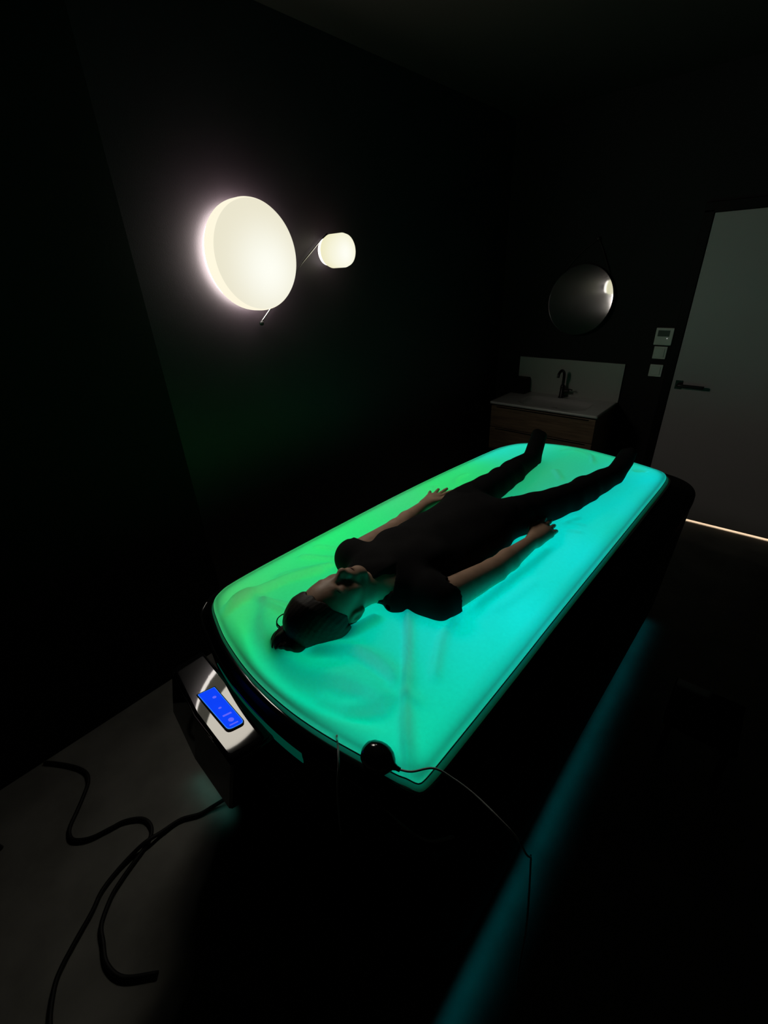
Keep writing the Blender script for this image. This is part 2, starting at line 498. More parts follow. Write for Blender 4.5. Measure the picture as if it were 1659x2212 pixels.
HX = -0.858     # head centre line
def skull(f, g=0.0):
    f.ell((HX, .672, .885), (.077 + g, .104 + g, .094 + g), .01)
    f.ell((HX, .700, .915), (.064 + g, .075 + g, .058 + g), .02)
def head(f):
    skull(f)
    f.ell((HX, .755, .900), (.060, .070, .052), .03)                       # jaw mass
    for s in (-1, 1):
        f.cone((HX + s * .056, .748, .876), (HX + s * .016, .822, .940), .018, .015, .025)   # jaw line
        f.ell((HX + s * .038, .748, .932), (.024, .028, .022), .02)        # cheek
    f.ell((HX, .826, .943), (.021, .018, .018), .02)                       # chin
    f.cone((HX - .024, .694, .962), (HX + .024, .694, .962), .011, .011, .018)   # brow ridge
    for s in (-1, 1):
        f.ell((HX + s * .031, .716, .976), (.016, .011, .010), .012, sub=True)     # eye socket
        f.ell((HX + s * .031, .717, .953), (.015, .011, .013), .005)      # closed eyeball and lid
    f.cone((HX, .705, .966), (HX, .750, .984), .009, .0105, .016)          # nose bridge
    f.ell((HX, .754, .984), (.0125, .012, .012), .010)                      # nose tip
    for s in (-1, 1):
        f.ell((HX + s * .013, .759, .976), (.010, .011, .010), .010)      # nostril wing
    f.ell((HX, .783, .958), (.030, .026, .018), .022)                      # mouth mound
    for s in (-1, 1):
        f.cone((HX, .781, .972), (HX + s * .021, .786, .962), .0065, .003, .005)   # upper lip
        f.cone((HX, .794, .970), (HX + s * .019, .790, .962), .0068, .003, .005)   # lower lip
    f.cone((HX - .020, .7875, .980), (HX + .020, .7875, .980), .002, .002, .004, sub=True)
    for s in (-1, 1):                                                      # ears
        f.ell((HX + s * .078, .722, .872), (.011, .030, .018), .008)
        f.ell((HX + s * .089, .718, .876), (.008, .016, .009), .006, sub=True)
        f.ell((HX + s * .078, .750, .878), (.008, .010, .010), .006)
    f.cone((HX + .006, .790, .868), (HX + .018, .925, .872), .050, .056, .03, sz=.95)    # neck

def unit(v):
    v = np.array(v, float); return v / np.linalg.norm(v)

def hand(f, wrist, fwd, thumb_side, back, curl, spread, k=.006):
    w = np.array(wrist, float); fw = unit(fwd); bk = unit(np.array(back) - fw * np.dot(back, fw))
    sd = np.cross(fw, bk)
    if np.dot(sd, thumb_side) < 0: sd = -sd
    lens = [.074, .082, .076, .060]
    for i in range(4):
        off = .030 - i * .020
        kn = w + fw * (.088 - abs(i - 1) * .004) + sd * off
        f.cone(w + sd * off * .45, kn, .0155, .0120, .02)
        ang = (1.5 - i) * spread
        d = unit(fw * math.cos(ang) + sd * math.sin(ang))
        p = kn
        cu = curl[i]
        for j, (fr_, r0, r1) in enumerate(((.45, .0098, .0090), (.30, .0090, .0082), (.25, .0082, .0072))):
            a = cu * (j + .6)
            q = p + (d * math.cos(a) - bk * math.sin(a)) * lens[i] * fr_
            f.cone(p, q, r0, r1, .004 if j else .008)
            p = q
    # palm pad and thumb
    f.cone(w + fw * .015, w + fw * .07, .022, .026, .02, sz=.75)
    b0 = w + fw * .022 + sd * .020
    b1 = w + fw * .058 + sd * .046 - bk * .004
    b2 = w + fw * .086 + sd * .052 - bk * .008
    b3 = w + fw * .108 + sd * .048 - bk * .012
    f.cone(b0, b1, .0150, .0118, .015); f.cone(b1, b2, .0112, .0098, .004); f.cone(b2, b3, .0098, .0082, .003)

SH_R, EL_R, WR_R = (-.632, .948, .860), (-.578, 1.208, .850), (-.548, 1.475, .857)
SH_L, EL_L, WR_L = (-1.005, .945, .872), (-1.022, 1.215, .862), (-1.062, 1.470, .856)
HIP_R, KN_R, AN_R = (-.695, 1.52, .876), (-.572, 1.88, .868), (-.500, 2.29, .856)
HIP_L, KN_L, AN_L = (-.905, 1.52, .872), (-.912, 1.90, .860), (-.925, 2.26, .850)
def torso(f, g=0.0):
    f.cone((-.830, .990, .873), (-.832, 1.20, .872), .150 + g, .140 + g, .03, sz=.62)
    f.cone((-.832, 1.20, .872), (-.825, 1.42, .872), .140 + g, .148 + g, .04, sz=.56)
    f.cone((-.800, 1.38, .872), (-.800, 1.475, .872), .138 + g, .140 + g, .04, sz=.62)
    f.cone((-.98, .945, .872), (-.68, .945, .870), .058 + g, .058 + g, .03)
    f.cone((-.90, .90, .872), (-.76, .90, .872), .045 + g, .045 + g, .03)
    for s in (-1, 1):
        f.ell((-.830 + s * .070, 1.06, .925), (.062 + g, .062 + g, .034 + g), .03)
def arms(f, g=0.0, upper_only=False):
    for s_, e_, w_ in ((SH_R, EL_R, WR_R), (SH_L, EL_L, WR_L)):
        f.cone(s_, e_, .058 + g, .044 + g, .02)
        if not upper_only:
            s0, s1 = np.array(e_), np.array(w_)
            m = s0 + (s1 - s0) * .35
            f.cone(s0, m, .043 + g, .040 + g, .015)
            f.cone(m, s1, .040 + g, .026 + g, .015)
def legs(f, g=0.0, loose=0.0):
    for a, b, c in ((HIP_R, KN_R, AN_R), (HIP_L, KN_L, AN_L)):
        f.cone(a, b, .076 + g, .049 + g + loose, .03)
        b_, c_ = np.array(b), np.array(c)
        m = b_ + (c_ - b_) * .35
        f.cone(b_, m, .049 + g + loose, .047 + g + loose, .02)
        f.cone(m, c_, .047 + g + loose, .036 + g + loose, .02)
def feet(f, g=0.0):
    for (an, toe, out) in ((AN_R, (-.462, 2.385, .950), 1), (AN_L, (-.962, 2.410, .955), -1)):
        an = np.array(an); toe = np.array(toe)
        heel = an + np.array((0, .045, -.014))
        f.cone(heel, toe, .034 + g, .024 + g, .02)
        f.cone(heel, toe + np.array((-out * .030, .01, -.01)), .034 + g, .020 + g, .02)
        f.cone(an, heel, .036 + g, .034 + g, .02)
        f.cone(an, toe * .6 + heel * .4, .036 + g, .030 + g, .03)

LO, HI = (-1.17, .53, .745), (-.40, 2.46, 1.04)
body = Field(LO, HI, .0036)
torso(body); arms(body); legs(body); feet(body); head(body)
hand(body, WR_L, (-.10, 1, .10), (1, 0, 0), (-.25, 0, 1), [.05, .02, .0, .0], .27)
hand(body, WR_R, (.07, 1, .11), (-1, 0, 0.3), (.35, 0, 1), [.10, .12, .15, .20], .035)
person = link('person', body.mesh('person'), M['skin'], smooth=True)
tag(person, 'person in black top and trousers lying face up on the glowing bed', 'person')

def finish(o, k=2):
    m = o.modifiers.new('smooth', 'SMOOTH'); m.factor = .5; m.iterations = k
finish(person, 2)

def wob(X, Y, Z, a, fx, fy, ph):
    return a * np.sin(X * fx + Y * fy + ph + 1.3 * np.sin(Y * 9 + X * 4)) * np.sin(Y * fx * .6 - X * fy * .5 + ph * 2)

sh = Field((-1.13, .83, .745), (-.52, 1.62, 1.03), .0042)
arms(sh, .013, True)
sh.cut(lambda X, Y, Z: Y - np.where(X > -.83, .975, .955) - (np.abs(X + .83) < .20) * .02 + .006 * np.sin(Z * 60))
torso(sh, .010)
sh.cone((-.715, 1.05, .845), (-.705, 1.42, .845), .078, .084, .05, sz=.8)
sh.cone(HIP_R, (-.66, 1.62, .876), .088, .088, .03); sh.cone(HIP_L, (-.905, 1.62, .872), .086, .086, .03)
def shirt_cut(X, Y, Z):
    hem = Y - 1.575 + .01 * np.sin(X * 30)
    side = np.maximum(np.abs(X + .830) - .150, 0)
    slv = np.minimum(Y - (1.01 + .03 * np.sin(Z * 18)), 1) * 1.0
    sleeve = np.where(np.abs(X + .830) > .155, Y - 1.0 - (np.abs(X + .83) < .20) * .03, -1)        # short sleeves
    neck = np.where(Z > .858, .038 - np.sqrt((X - (HX + .076))**2 + ((Y - .832) * 1.0)**2), -1)
    vneck = np.where(Z > .90, (.030 - np.abs(X - (HX + .082))) - (Y - .865) * .45, -1)
    vneck = np.where((Y > .85) & (Y < .96), vneck, -1)
    return np.maximum(hem, np.maximum(neck, vneck)) + wob(X, Y, Z, .0, 60, 30, 0)
sh.F += wob(sh.ax[0][:, None, None], sh.ax[1][None, :, None], sh.ax[2][None, None, :], .0028, 40, 17, .4).astype(np.float32)
sh.cut(shirt_cut)
sh.cone((-.745, .872, .852), (-.66, .925, .856), .043, .050, .012)
sh.cone((-.915, .865, .885), (-.798, .918, .922), .038, .040, .012)
shirt = link('shirt', sh.mesh('shirt'), M['shirt'], person, True)
shirt['label'] = 'black short-sleeved top with an open V neck'; finish(shirt, 2)

tr = Field((-1.10, 1.40, .745), (-.40, 2.36, 1.03), .0045)
tr.cone((-.800, 1.40, .872), (-.800, 1.475, .872), .148, .150, .03, sz=.62)
legs(tr, .011, .005)
tr.F += wob(tr.ax[0][:, None, None], tr.ax[1][None, :, None], tr.ax[2][None, None, :], .003, 34, 14, 1.1).astype(np.float32)
tr.cut(lambda X, Y, Z: np.maximum(1.43 - Y, Y - (2.288 - .030 * (X < -.75) + .01 * np.sin(Z * 60))))
trou = link('trousers', tr.mesh('trousers'), M['trousers'], person, True)
trou['label'] = 'loose black trousers'; finish(trou, 3)

for (an, nm) in ((AN_R, 0), (AN_L, 1)):
    so = Field((an[0] - .12, an[1] - .08, .76), (an[0] + .12, an[1] + .24, 1.04), .004)
    feet(so, .004)
    so.cut(lambda X, Y, Z: (an[1] - .05) - Y)
    s_ = link('sock', so.mesh('sock'), M['sock'], person, True)
    finish(s_, 2)

ha = Field((-1.02, .46, .75), (-.70, .88, 1.02), .0032)
skull(ha, .011)
ha.ell((HX, .66, .86), (.090, .110, .085), .02)
ha.ell((HX - .006, .632, .886), (.084, .102, .090), .02)
def hair_cut(X, Y, Z):
    top = Y - (.694 - np.maximum(Z - .885, 0) * .80 + .004 * np.sin(X * 160))
    low = Y - (.738 + .002 * np.sin(X * 200))
    ear = .040 - np.sqrt((Y - .725)**2 + (Z - .878)**2)
    return np.maximum(np.where(Z > .872, top, low), np.where(np.abs(X - HX) > .05, ear, -1))
xx, yy, zz = ha.ax[0][:, None, None], ha.ax[1][None, :, None], ha.ax[2][None, None, :]
ha.F += (.0005 * np.sin((xx - HX) * 420 + 6 * np.sin(zz * 22 + yy * 9)) * np.cos(zz * 310)).astype(np.float32)
tp = yy - (.694 - np.maximum(zz - .885, 0) * .80)
ha.F += (.0085 * np.clip(1 + tp / .040, 0, 1) * (zz > .872)).astype(np.float32)
ha.cut(hair_cut)
hair = link('hair', ha.mesh('hair'), M['hair'], person, True); finish(hair, 1)
hair['label'] = 'dark brown hair drawn back into a bun'
bu = Field((-1.02, .43, .76), (-.76, .66, .96), .0032)
bu.ell((-.876, .546, .842), (.056, .044, .044), .01)
bu.cone((-.87, .575, .85), (-.90, .535, .835), .040, .034, .02)
xx, yy, zz = bu.ax[0][:, None, None], bu.ax[1][None, :, None], bu.ax[2][None, None, :]
bu.F += (.0035 * np.sin(np.arctan2(zz - .842, xx + .893) * 5 + yy * 90) + .0015 * np.sin(xx * 300 + zz * 150)).astype(np.float32)
bun = link('hair_bun', bu.mesh('hair_bun'), M['hair'], hair, True); finish(bun, 1)
tube('hair_strand', [(-.915, .548, .868), (-.936, .545, .880), (-.948, .558, .886), (-.944, .576, .892), (-.925, .592, .898), (-.900, .612, .895)], .0016, M['hair'], hair, radii=[.003, .002, .0016, .002, .003])
tube('hair_strand', [(-.912, .552, .862), (-.934, .542, .874), (-.950, .560, .884), (-.942, .582, .890), (-.905, .610, .885)], .0014, M['hair'], hair)
tube('hair_strand', [(-.905, .60, .900), (-.930, .606, .915), (-.938, .630, .930), (-.925, .650, .940), (-.895, .668, .930)], .001, M['hair'], hair)
for s in (-1, 1):
    tube('eyebrow', [(HX + s * .014, .697, .9745), (HX + s * .028, .690, .973), (HX + s * .042, .693, .966), (HX + s * .050, .699, .957)], .003, M['hair'], person, radii=[.0028, .0034, .0026, .001])
    tube('eyelashes', [(HX + s * .018, .723, .9590), (HX + s * .031, .7275, .9625), (HX + s * .044, .723, .9575)], .0011, M['hair'], person)
    tube('lip', [(HX - .020, .7865 + s * .005, .9685), (HX, .7865 + s * .0055, .9765), (HX + .020, .7865 + s * .005, .9685)], .004, M['lip'], person, radii=[.001, .0030, .001])
bm = bmesh.new(); bmesh.ops.create_icosphere(bm, subdivisions=2, radius=.0045, matrix=Matrix.Translation((-.832, .892, .925)))
pend = bm_obj('pendant', bm, M['brass'], person, True); pend['label'] = 'small bright pendant at the throat'
tube('necklace', [(-.895, .872, .905), (-.870, .885, .920), (-.840, .891, .927), (-.812, .885, .921), (-.79, .872, .905)], .001, M['brass'], person)
for (p, q) in (((-1.000, .945, .936), .008), ((-.975, .957, .938), .006)):
    bm = bmesh.new(); bmesh.ops.create_icosphere(bm, subdivisions=2, radius=q, matrix=Matrix.Translation(p))
    sb = bm_obj('sleeve_button', bm, M['brass'], person, True)
# ------------------------------------------------------------------ membrane height field
h2 = .004
gx = np.arange(-1.40, -.22, h2); gy = np.arange(.36, 2.80, h2)
ins = body.F < 0
zax = body.ax[2]
bot = np.where(ins.any(2), zax[ins.argmax(2)], 9.0)
BOT = np.full((len(gx), len(gy)), 9.0)
ix = np.round((gx - body.lo[0]) / body.h).astype(int); iy = np.round((gy - body.lo[1]) / body.h).astype(int)
okx = (ix >= 0) & (ix < body.n[0]); oky = (iy >= 0) & (iy < body.n[1])
BOT[np.ix_(okx, oky)] = bot[np.ix_(ix[okx], iy[oky])]
GX, GY = np.meshgrid(gx, gy, indexing='ij')
def seg_dist(poly):
    d = np.full(GX.shape, 9.0); tt = np.zeros(GX.shape); sgn = np.zeros(GX.shape)
    L = 0; ls = []
    for i in range(len(poly) - 1): ls.append(math.dist(poly[i], poly[i + 1]))
    tot = sum(ls)
    for i in range(len(poly) - 1):
        a = np.array(poly[i]); b = np.array(poly[i + 1]); ab = b - a
        t = np.clip(((GX - a[0]) * ab[0] + (GY - a[1]) * ab[1]) / (ab @ ab), 0, 1)
        dx = GX - a[0] - t * ab[0]; dy = GY - a[1] - t * ab[1]
        dd = np.hypot(dx, dy)
        m = dd < d
        d = np.where(m, dd, d); tt = np.where(m, (L + t * ls[i]) / tot, tt)
        sgn = np.where(m, np.sign(ab[0] * dy - ab[1] * dx), sgn)
        L += ls[i]
    return d, tt, sgn
def fold(poly, amp, w, side=0.0, taper=True):
    """ridge along a polyline; side gives an uneven flank (a crease that drops off on one side)"""
    d, t, s = seg_dist(catmull(poly, 6))
    ww = np.where(s > 0, w * (1 + side), w * (1 - side * .7))
    e = np.exp(-(d / ww)**2) * 1.5
    if taper: e = e * np.clip(np.minimum(t, 1 - t) * 8, 0, 1)
    return amp * e
# distance to the rim
closed = np.vstack([P[::8], P[:1]])
de, _, _ = seg_dist([tuple(p) for p in closed])
Z = .812 + .021 * (1 - np.exp(-(de / .07)**1.5))
Z += fold([(-.715, .885), (-.640, .790), (-.554, .678), (-.455, .545), (-.373, .450)], .016, .011, .8)
Z += fold([(-.712, .880), (-.640, .786), (-.554, .676), (-.455, .543), (-.373, .448)], .0035, .0045, .7)
Z += fold([(-.79, .60), (-.765, .69), (-.735, .80)], .006, .006, .6)
Z += fold([(-.80, .56), (-.72, .60), (-.60, .59), (-.50, .61)], .004, .006, .7)
Z += fold([(-.57, .945), (-.545, .84), (-.47, .69)], .004, .006, .6)
Z += fold([(-1.19, .49), (-1.16, .62), (-1.13, .74), (-1.075, .87)], .004, .006, .6)
Z += fold([(-1.13, .57), (-1.04, .60), (-.97, .63)], .004, .006, .6)
Z += fold([(-.567, .952), (-.55, .837), (-.474, .682)], .008, .014, .6)
Z += fold([(-1.135, .54), (-.962, .465), (-.818, .448), (-.651, .466), (-.532, .51), (-.455, .531)], -.014, .030, .3)
Z += fold([(-1.107, .621), (-.985, .53), (-.793, .495), (-.647, .545), (-.486, .58)], .018, .030, .5)
Z += fold([(-.82, .532), (-.736, .620), (-.620, .640), (-.512, .613)], .020, .022, .6)
Z += fold([(-.805, .589), (-.775, .68), (-.745, .80)], .020, .014, .3)
Z += fold([(-1.21, .503), (-1.179, .645), (-1.15, .75), (-1.079, .89)], .016, .017, -.5)
Z += fold([(-1.176, .48), (-1.172, .602), (-1.06, .60), (-.97, .62)], .012, .012, .6)
Z += fold([(-1.12, .60), (-1.03, .64), (-.96, .70)], .012, .010, .5)
Z += fold([(-1.19, .719), (-1.12, .84), (-1.07, .915)], .011, .010, .6)
Z += fold([(-1.24, .857), (-1.16, .90), (-1.06, .95)], .010, .011, .6)
Z += fold([(-1.26, .95), (-1.17, .98), (-1.07, 1.0)], .008, .010, .6)
Z += fold([(-.86, 2.53), (-.79, 2.60), (-.70, 2.56), (-.64, 2.43)], .012, .010, .6)
Z += fold([(-.785, 2.254), (-.74, 2.19), (-.699, 2.129)], .008, .012, .6)
Z += fold([(-.545, .97), (-.530, 1.10), (-.515, 1.25), (-.487, 1.53)], .010, .014, .3)
Z += fold([(-.49, 1.02), (-.46, 1.16), (-.44, 1.30)], .003, .02, .5)
Z += fold([(-.525, 1.70), (-.484, 1.813)], .006, .008, .5)
Z += fold([(-.50, 1.66), (-.429, 1.684)], .006, .008, .5)
Z += fold([(-.52, 1.73), (-.44, 1.75)], .006, .007, .5)
Z += fold([(-1.12, 1.66), (-1.19, 1.72)], .005, .010, .5)
Z += fold([(-1.10, 1.78), (-1.13, 1.86), (-1.12, 1.95)], .006, .012, .5)
Z += fold([(-.446, 2.467), (-.42, 2.49), (-.39, 2.52)], -.014, .008, .3)
Z += fold([(-.62, .47), (-.56, .53), (-.50, .60), (-.44, .62)], .008, .014, .5)
Z += fold([(-.70, .47), (-.60, .50), (-.50, .56)], .006, .012, .5)
Z += fold([(-.375, .62), (-.357, 1.40), (-.345, 2.08)], .003, .008, .5)
dsh = np.hypot(GX + .690, GY - .865); Z += .016 * np.exp(-(dsh / .035)**2)
Z += .0025 * np.sin(GX * 23 + 2 * np.sin(GY * 7)) * np.sin(GY * 11 + GX * 8) * np.clip(de / .1, 0, 1)
Z = np.minimum(Z, BOT - .004)
# let the sheet dip towards the body before it meets it
def blur(A, it):
    for _ in range(it):
        A = (A + np.roll(A, 1, 0) + np.roll(A, -1, 0)) / 3
        A = (A + np.roll(A, 1, 1) + np.roll(A, -1, 1)) / 3
    return A
Z = np.minimum(blur(Z, 2), BOT - .003)
Z = np.minimum(blur(Z, 1), BOT - .003)
Z = np.maximum(Z, .745)
def zat(x, y):
    fx = (np.asarray(x) - gx[0]) / h2; fy = (np.asarray(y) - gy[0]) / h2
    i = np.clip(fx.astype(int), 0, len(gx) - 2); j = np.clip(fy.astype(int), 0, len(gy) - 2)
    u = np.clip(fx - i, 0, 1); v = np.clip(fy - j, 0, 1)
    return Z[i, j] * (1-u) * (1-v) + Z[i+1, j] * u * (1-v) + Z[i, j+1] * (1-u) * v + Z[i+1, j+1] * u * v

# ------------------------------------------------------------------ the bed
bed = thing('light_bed', (-.80, 1.55, 0), 'black glossy relaxation bed with a white sheet glowing green and cyan from within', 'bed')
bed_rings = 100
vs, fs = [], []
Mx = np.stack([np.full(NP, -.805), np.clip(P[:, 1], 1.02, 2.15)], 1)
ts = np.linspace(0, 1, bed_rings)
for t in ts:
    q = Mx + (P - Mx) * t
    z = zat(q[:, 0], q[:, 1])
    vs.append(np.column_stack([q, z]))
edge_z = vs[-1][:, 2]
for off, dz in ((.002, -.002), (.0035, -.006)):
    q = P + Nn * off
    vs.append(np.column_stack([q, edge_z + dz]))
nr = len(vs)
V = np.vstack(vs)
for k in range(nr - 1):
    for i in range(NP):
        j = (i + 1) % NP
        if k == 0 and (np.abs(V[i, :2] - V[j, :2]).max() < 1e-6):
            fs.append((k * NP + i, (k + 1) * NP + i, (k + 1) * NP + j))
        else:
            fs.append((k * NP + i, (k + 1) * NP + i, (k + 1) * NP + j, k * NP + j))
bm = bmesh.new(); me = mesh_of('sheet', V, fs); bm.from_mesh(me); bpy.data.meshes.remove(me)
bmesh.ops.remove_doubles(bm, verts=bm.verts, dist=1e-5)
sheet = bm_obj('sheet', bm, M['membrane'], bed, True)
sheet['label'] = 'white stretch sheet glowing green at the left and cyan at the right'

prof = []
for off, dz in ((.0035, -.006), (.0050, -.0065), (.0056, -.0085), (.0045, -.0095)):
    prof.append(np.column_stack([P + Nn * off, edge_z + dz]))
V = np.vstack(prof); fs = [(k * NP + i, (k + 1) * NP + i, (k + 1) * NP + (i + 1) % NP, k * NP + (i + 1) % NP) for k in range(3) for i in range(NP)]
pip = link('piping', mesh_of('piping', V, fs), M['hem'], bed, True)
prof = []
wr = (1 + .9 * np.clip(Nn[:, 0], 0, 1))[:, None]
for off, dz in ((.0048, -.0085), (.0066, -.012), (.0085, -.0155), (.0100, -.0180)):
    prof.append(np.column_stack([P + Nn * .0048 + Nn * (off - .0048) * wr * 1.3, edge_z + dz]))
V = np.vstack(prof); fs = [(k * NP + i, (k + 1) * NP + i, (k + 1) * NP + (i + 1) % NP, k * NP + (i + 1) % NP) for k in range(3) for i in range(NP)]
hem = link('hem_reflection', mesh_of('hem_reflection', V, fs), M['membrane_reflection'], bed, True)  # dimmed sheet edge, flared out to imitate the rim's reflected glow
hem['label'] = 'dimmed sheet edge below the dark piping, standing in for glow reflected in the rim'

# moulded black shell swept round the outline
O = P + Nn * w_out[:, None]
prof = []
def ring(base, off, z): prof.append(np.column_stack([base + Nn * off, np.full(NP, z)]))
ring(P, -.030, .640); ring(P, -.0065, .660); ring(P, -.004, .785); ring(P, .000, .7895)
ring(P, .004, .7908); ring(P, .0185, .7930); ring(P, .0225, .7928); ring(P, .0255, .7915)
mid = P + Nn * (.030 + (w_out[:, None] - .030) * .1)
V = np.vstack(prof); fs = []
for k in range(len(prof) - 1):
    for i in range(NP):
        j = (i + 1) % NP
        fs.append((k * NP + i, k * NP + j, (k + 1) * NP + j, (k + 1) * NP + i))
nsh = len(prof)
fs.append(tuple(range(NP))[::-1])
bm = bmesh.new(); me = mesh_of('shell', V, fs); bm.from_mesh(me); bpy.data.meshes.remove(me)
shell = bm_obj('shell', bm, M['shell'], bed, True)
shell['label'] = 'gloss black moulded rim'
prof = []
ring(P, .0255, .7915); ring(P, .0282, .7870); ring(P, .0290, .7760); ring(mid, 0, .7620); ring(O, -.0125, .7586); ring(O, -.012, .7560); ring(O, -.001, .7560); ring(O, .001, .7530); ring(O, .001, .735); ring(O, -.004, .700)
V = np.vstack(prof); fs = [(k * NP + i, (k + 1) * NP + i, (k + 1) * NP + (i + 1) % NP, k * NP + (i + 1) % NP) for k in range(len(prof) - 1) for i in range(NP)]
flg = link('flange', mesh_of('flange', V, fs), M['flange'], bed, True)
flg['label'] = 'satin black flange round the rim'
prof = []
for off, z in ((-.0120, .7562), (-.0118, .7585), (-.0085, .7591), (-.0045, .7596), (-.002, .7594), (-.0005, .7582), (.0008, .7562)):
    prof.append(np.column_stack([O + Nn * off, np.full(NP, z)]))
V = np.vstack(prof); sel_ = [i for i in range(NP) if Nn[i, 1] < -.35 and Nn[i, 0] > -.9]
sset = set(sel_)
fs = [(k * NP + i, (k + 1) * NP + i, (k + 1) * NP + (i + 1) % NP, k * NP + (i + 1) % NP) for k in range(6) for i in sel_ if (i + 1) % NP in sset]
bm = bmesh.new(); me = mesh_of('trim_strip', V, fs); bm.from_mesh(me); bpy.data.meshes.remove(me)
bmesh.ops.delete(bm, geom=[v for v in bm.verts if not v.link_faces], context='VERTS')
trm = bm_obj('trim_strip', bm, M['shell'], bed, True)
trm['label'] = 'gloss black trim strip along the head end'

prof = []
ring(O, -.004, .700); ring(O, -.016, .45); ring(O, -.028, .20); ring(O, -.034, .085); ring(O, -.040, .075); ring(O, -.075, .075); ring(O, -.090, .078); ring(O, -.092, .0)
V = np.vstack(prof); fs = []
for k in range(len(prof) - 1):
    for i in range(NP):
        j = (i + 1) % NP
        fs.append((k * NP + i, (k + 1) * NP + i, (k + 1) * NP + j, k * NP + j))
fs.append(tuple((len(prof) - 1) * NP + i for i in range(NP)))
skirt = link('skirt', mesh_of('skirt', V, fs), M['skirt'], bed, True)
skirt['label'] = 'matt black lower skirt reaching the floor'

# LED zone panel lying on the tub floor
def lin(r, g, b):
    return np.array([((c / 255 + .055) / 1.055)**2.4 if c / 255 > .04045 else c / 255 / 12.92 for c in (r, g, b)])
zones = [  # x, y, reach, colour of the light zone
 (-1.14, .99, .13, (0, 250, 110)), (-1.27, .79, .12, (50, 215, 115)), (-1.25, .53, .10, (85, 190, 95)), (-1.20, 1.25, .14, (20, 235, 105)),
 (-1.22, 1.50, .15, (60, 215, 120)), (-1.11, 1.75, .12, (10, 240, 95)), (-1.11, 1.98, .13, (10, 240, 110)), (-1.22, 1.95, .10, (50, 215, 120)),
 (-1.10, 2.35, .13, (10, 230, 205)), (-1.05, 2.55, .10, (30, 225, 205)), (-.79, 1.95, .19, (40, 190, 110)), (-.78, 2.20, .22, (50, 190, 115)),
 (-.78, 2.47, .22, (40, 190, 120)), (-.62, 2.60, .14, (25, 190, 130)), (-.59, .85, .15, (0, 248, 245)), (-.50, 1.05, .13, (0, 245, 245)), (-.50, 1.26, .13, (0, 235, 235)),
 (-.47, 1.51, .13, (0, 230, 228)), (-.52, 1.84, .12, (0, 235, 240)), (-.43, 2.10, .13, (0, 215, 215)), (-.42, 2.38, .13, (0, 215, 225)),
 (-.36, .92, .10, (0, 208, 180)), (-.35, 1.3, .10, (0, 210, 185)), (-.35, 1.8, .09, (0, 205, 175)), (-.34, 2.2, .09, (0, 210, 190)),
 (-.42, .76, .13, (0, 206, 178)), (-.46, .51, .13, (0, 200, 152)), (-.52, .60, .12, (0, 192, 148)), (-.71, .70, .12, (0, 212, 182)), (-.83, .45, .12, (0, 190, 138)),
 (-.70, .52, .13, (0, 194, 150)), (-1.01, .50, .12, (0, 200, 112)), (-1.12, .60, .12, (20, 200, 100)), (-1.0, .65, .10, (30, 215, 120)), (-.40, .62, .12, (0, 200, 160)), (-.82, 1.3, .2, (0, 200, 160))]
nxp, nyp = 40, 90
pv, pf, pc = [], [], []
ring_i = P - Nn * .030
for k, t in enumerate(np.linspace(0, 1, 30)):
    q = Mx + (ring_i - Mx) * t
    for p in q[::12]:
        pv.append((p[0], p[1], .672))
n6 = NP // 12
for k in range(29):
    for i in range(n6):
        j = (i + 1) % n6
        pf.append((k * n6 + i, k * n6 + j, (k + 1) * n6 + j, (k + 1) * n6 + i))
nfloor = len(pv)
ring_w = P - Nn * .010
for zz_ in (.690, .775):
    for p in ring_w[::12]: pv.append((p[0], p[1], zz_))
for i in range(n6):
    j = (i + 1) % n6
    pf.append((nfloor + i, nfloor + j, nfloor + n6 + j, nfloor + n6 + i))
PANEL_K, WALL_K = 0.90, 3.2
for ip, p in enumerate(pv):
    w = np.array([math.exp(-((p[0] - z[0])**2 + (p[1] - z[1])**2) / (z[2]**2)) for z in zones]) + 1e-6
    c = sum(wi * lin(*z[3]) for wi, z in zip(w, zones)) / w.sum()
    pc.append(np.append(c * (PANEL_K if ip < nfloor else WALL_K), 1.0))
me = mesh_of('led_panel', pv, pf)
at = me.color_attributes.new('led_zone', 'FLOAT_COLOR', 'POINT')
at.data.foreach_set('color', np.array(pc, np.float32).ravel())
led = link('led_panel', me, M['led_panel'], bed)
led['label'] = 'coloured light panel under the sheet'

# control pod on the head end
DISH = 6.0
cn = Vector((.060, .210, .98)).normalized(); c0 = Vector((-0.7696, 0.2982, 0.7412))
cu = (Vector((1, 0, 0)) - cn * cn.x).normalized(); cv = cn.cross(cu)
def pod(u, v, w=0.0): return c0 + cu * u + cv * v + cn * w
def prism(name, pts, w0, w1, m, parent, bev=0.0, smooth=False):
    bm = bmesh.new()
    a = [bm.verts.new(pod(u, v, w1)) for u, v in pts]; b = [bm.verts.new(pod(u, v, w0)) for u, v in pts]
    bm.faces.new(a); bm.faces.new(b[::-1]); n = len(pts)
    for i in range(n): bm.faces.new((a[i], b[i], b[(i + 1) % n], a[(i + 1) % n]))
    if bev > 0:
        bmesh.ops.bevel(bm, geom=[e for e in bm.edges if all(v in a for v in e.verts)], offset=bev, segments=3, affect='EDGES')
    return bm_obj(name, bm, m, parent)
def to_uv(p):
    d = Vector(p) - c0
    return (d.dot(cu), d.dot(cv))
A_, B_, C_, D_ = to_uv((-1.1554, 0.3886, 0.7451)), to_uv((-0.7581, 0.3598, 0.7278)), to_uv((-0.7581, 0.2463, 0.7518)), to_uv((-1.1361, 0.2924, 0.7653))
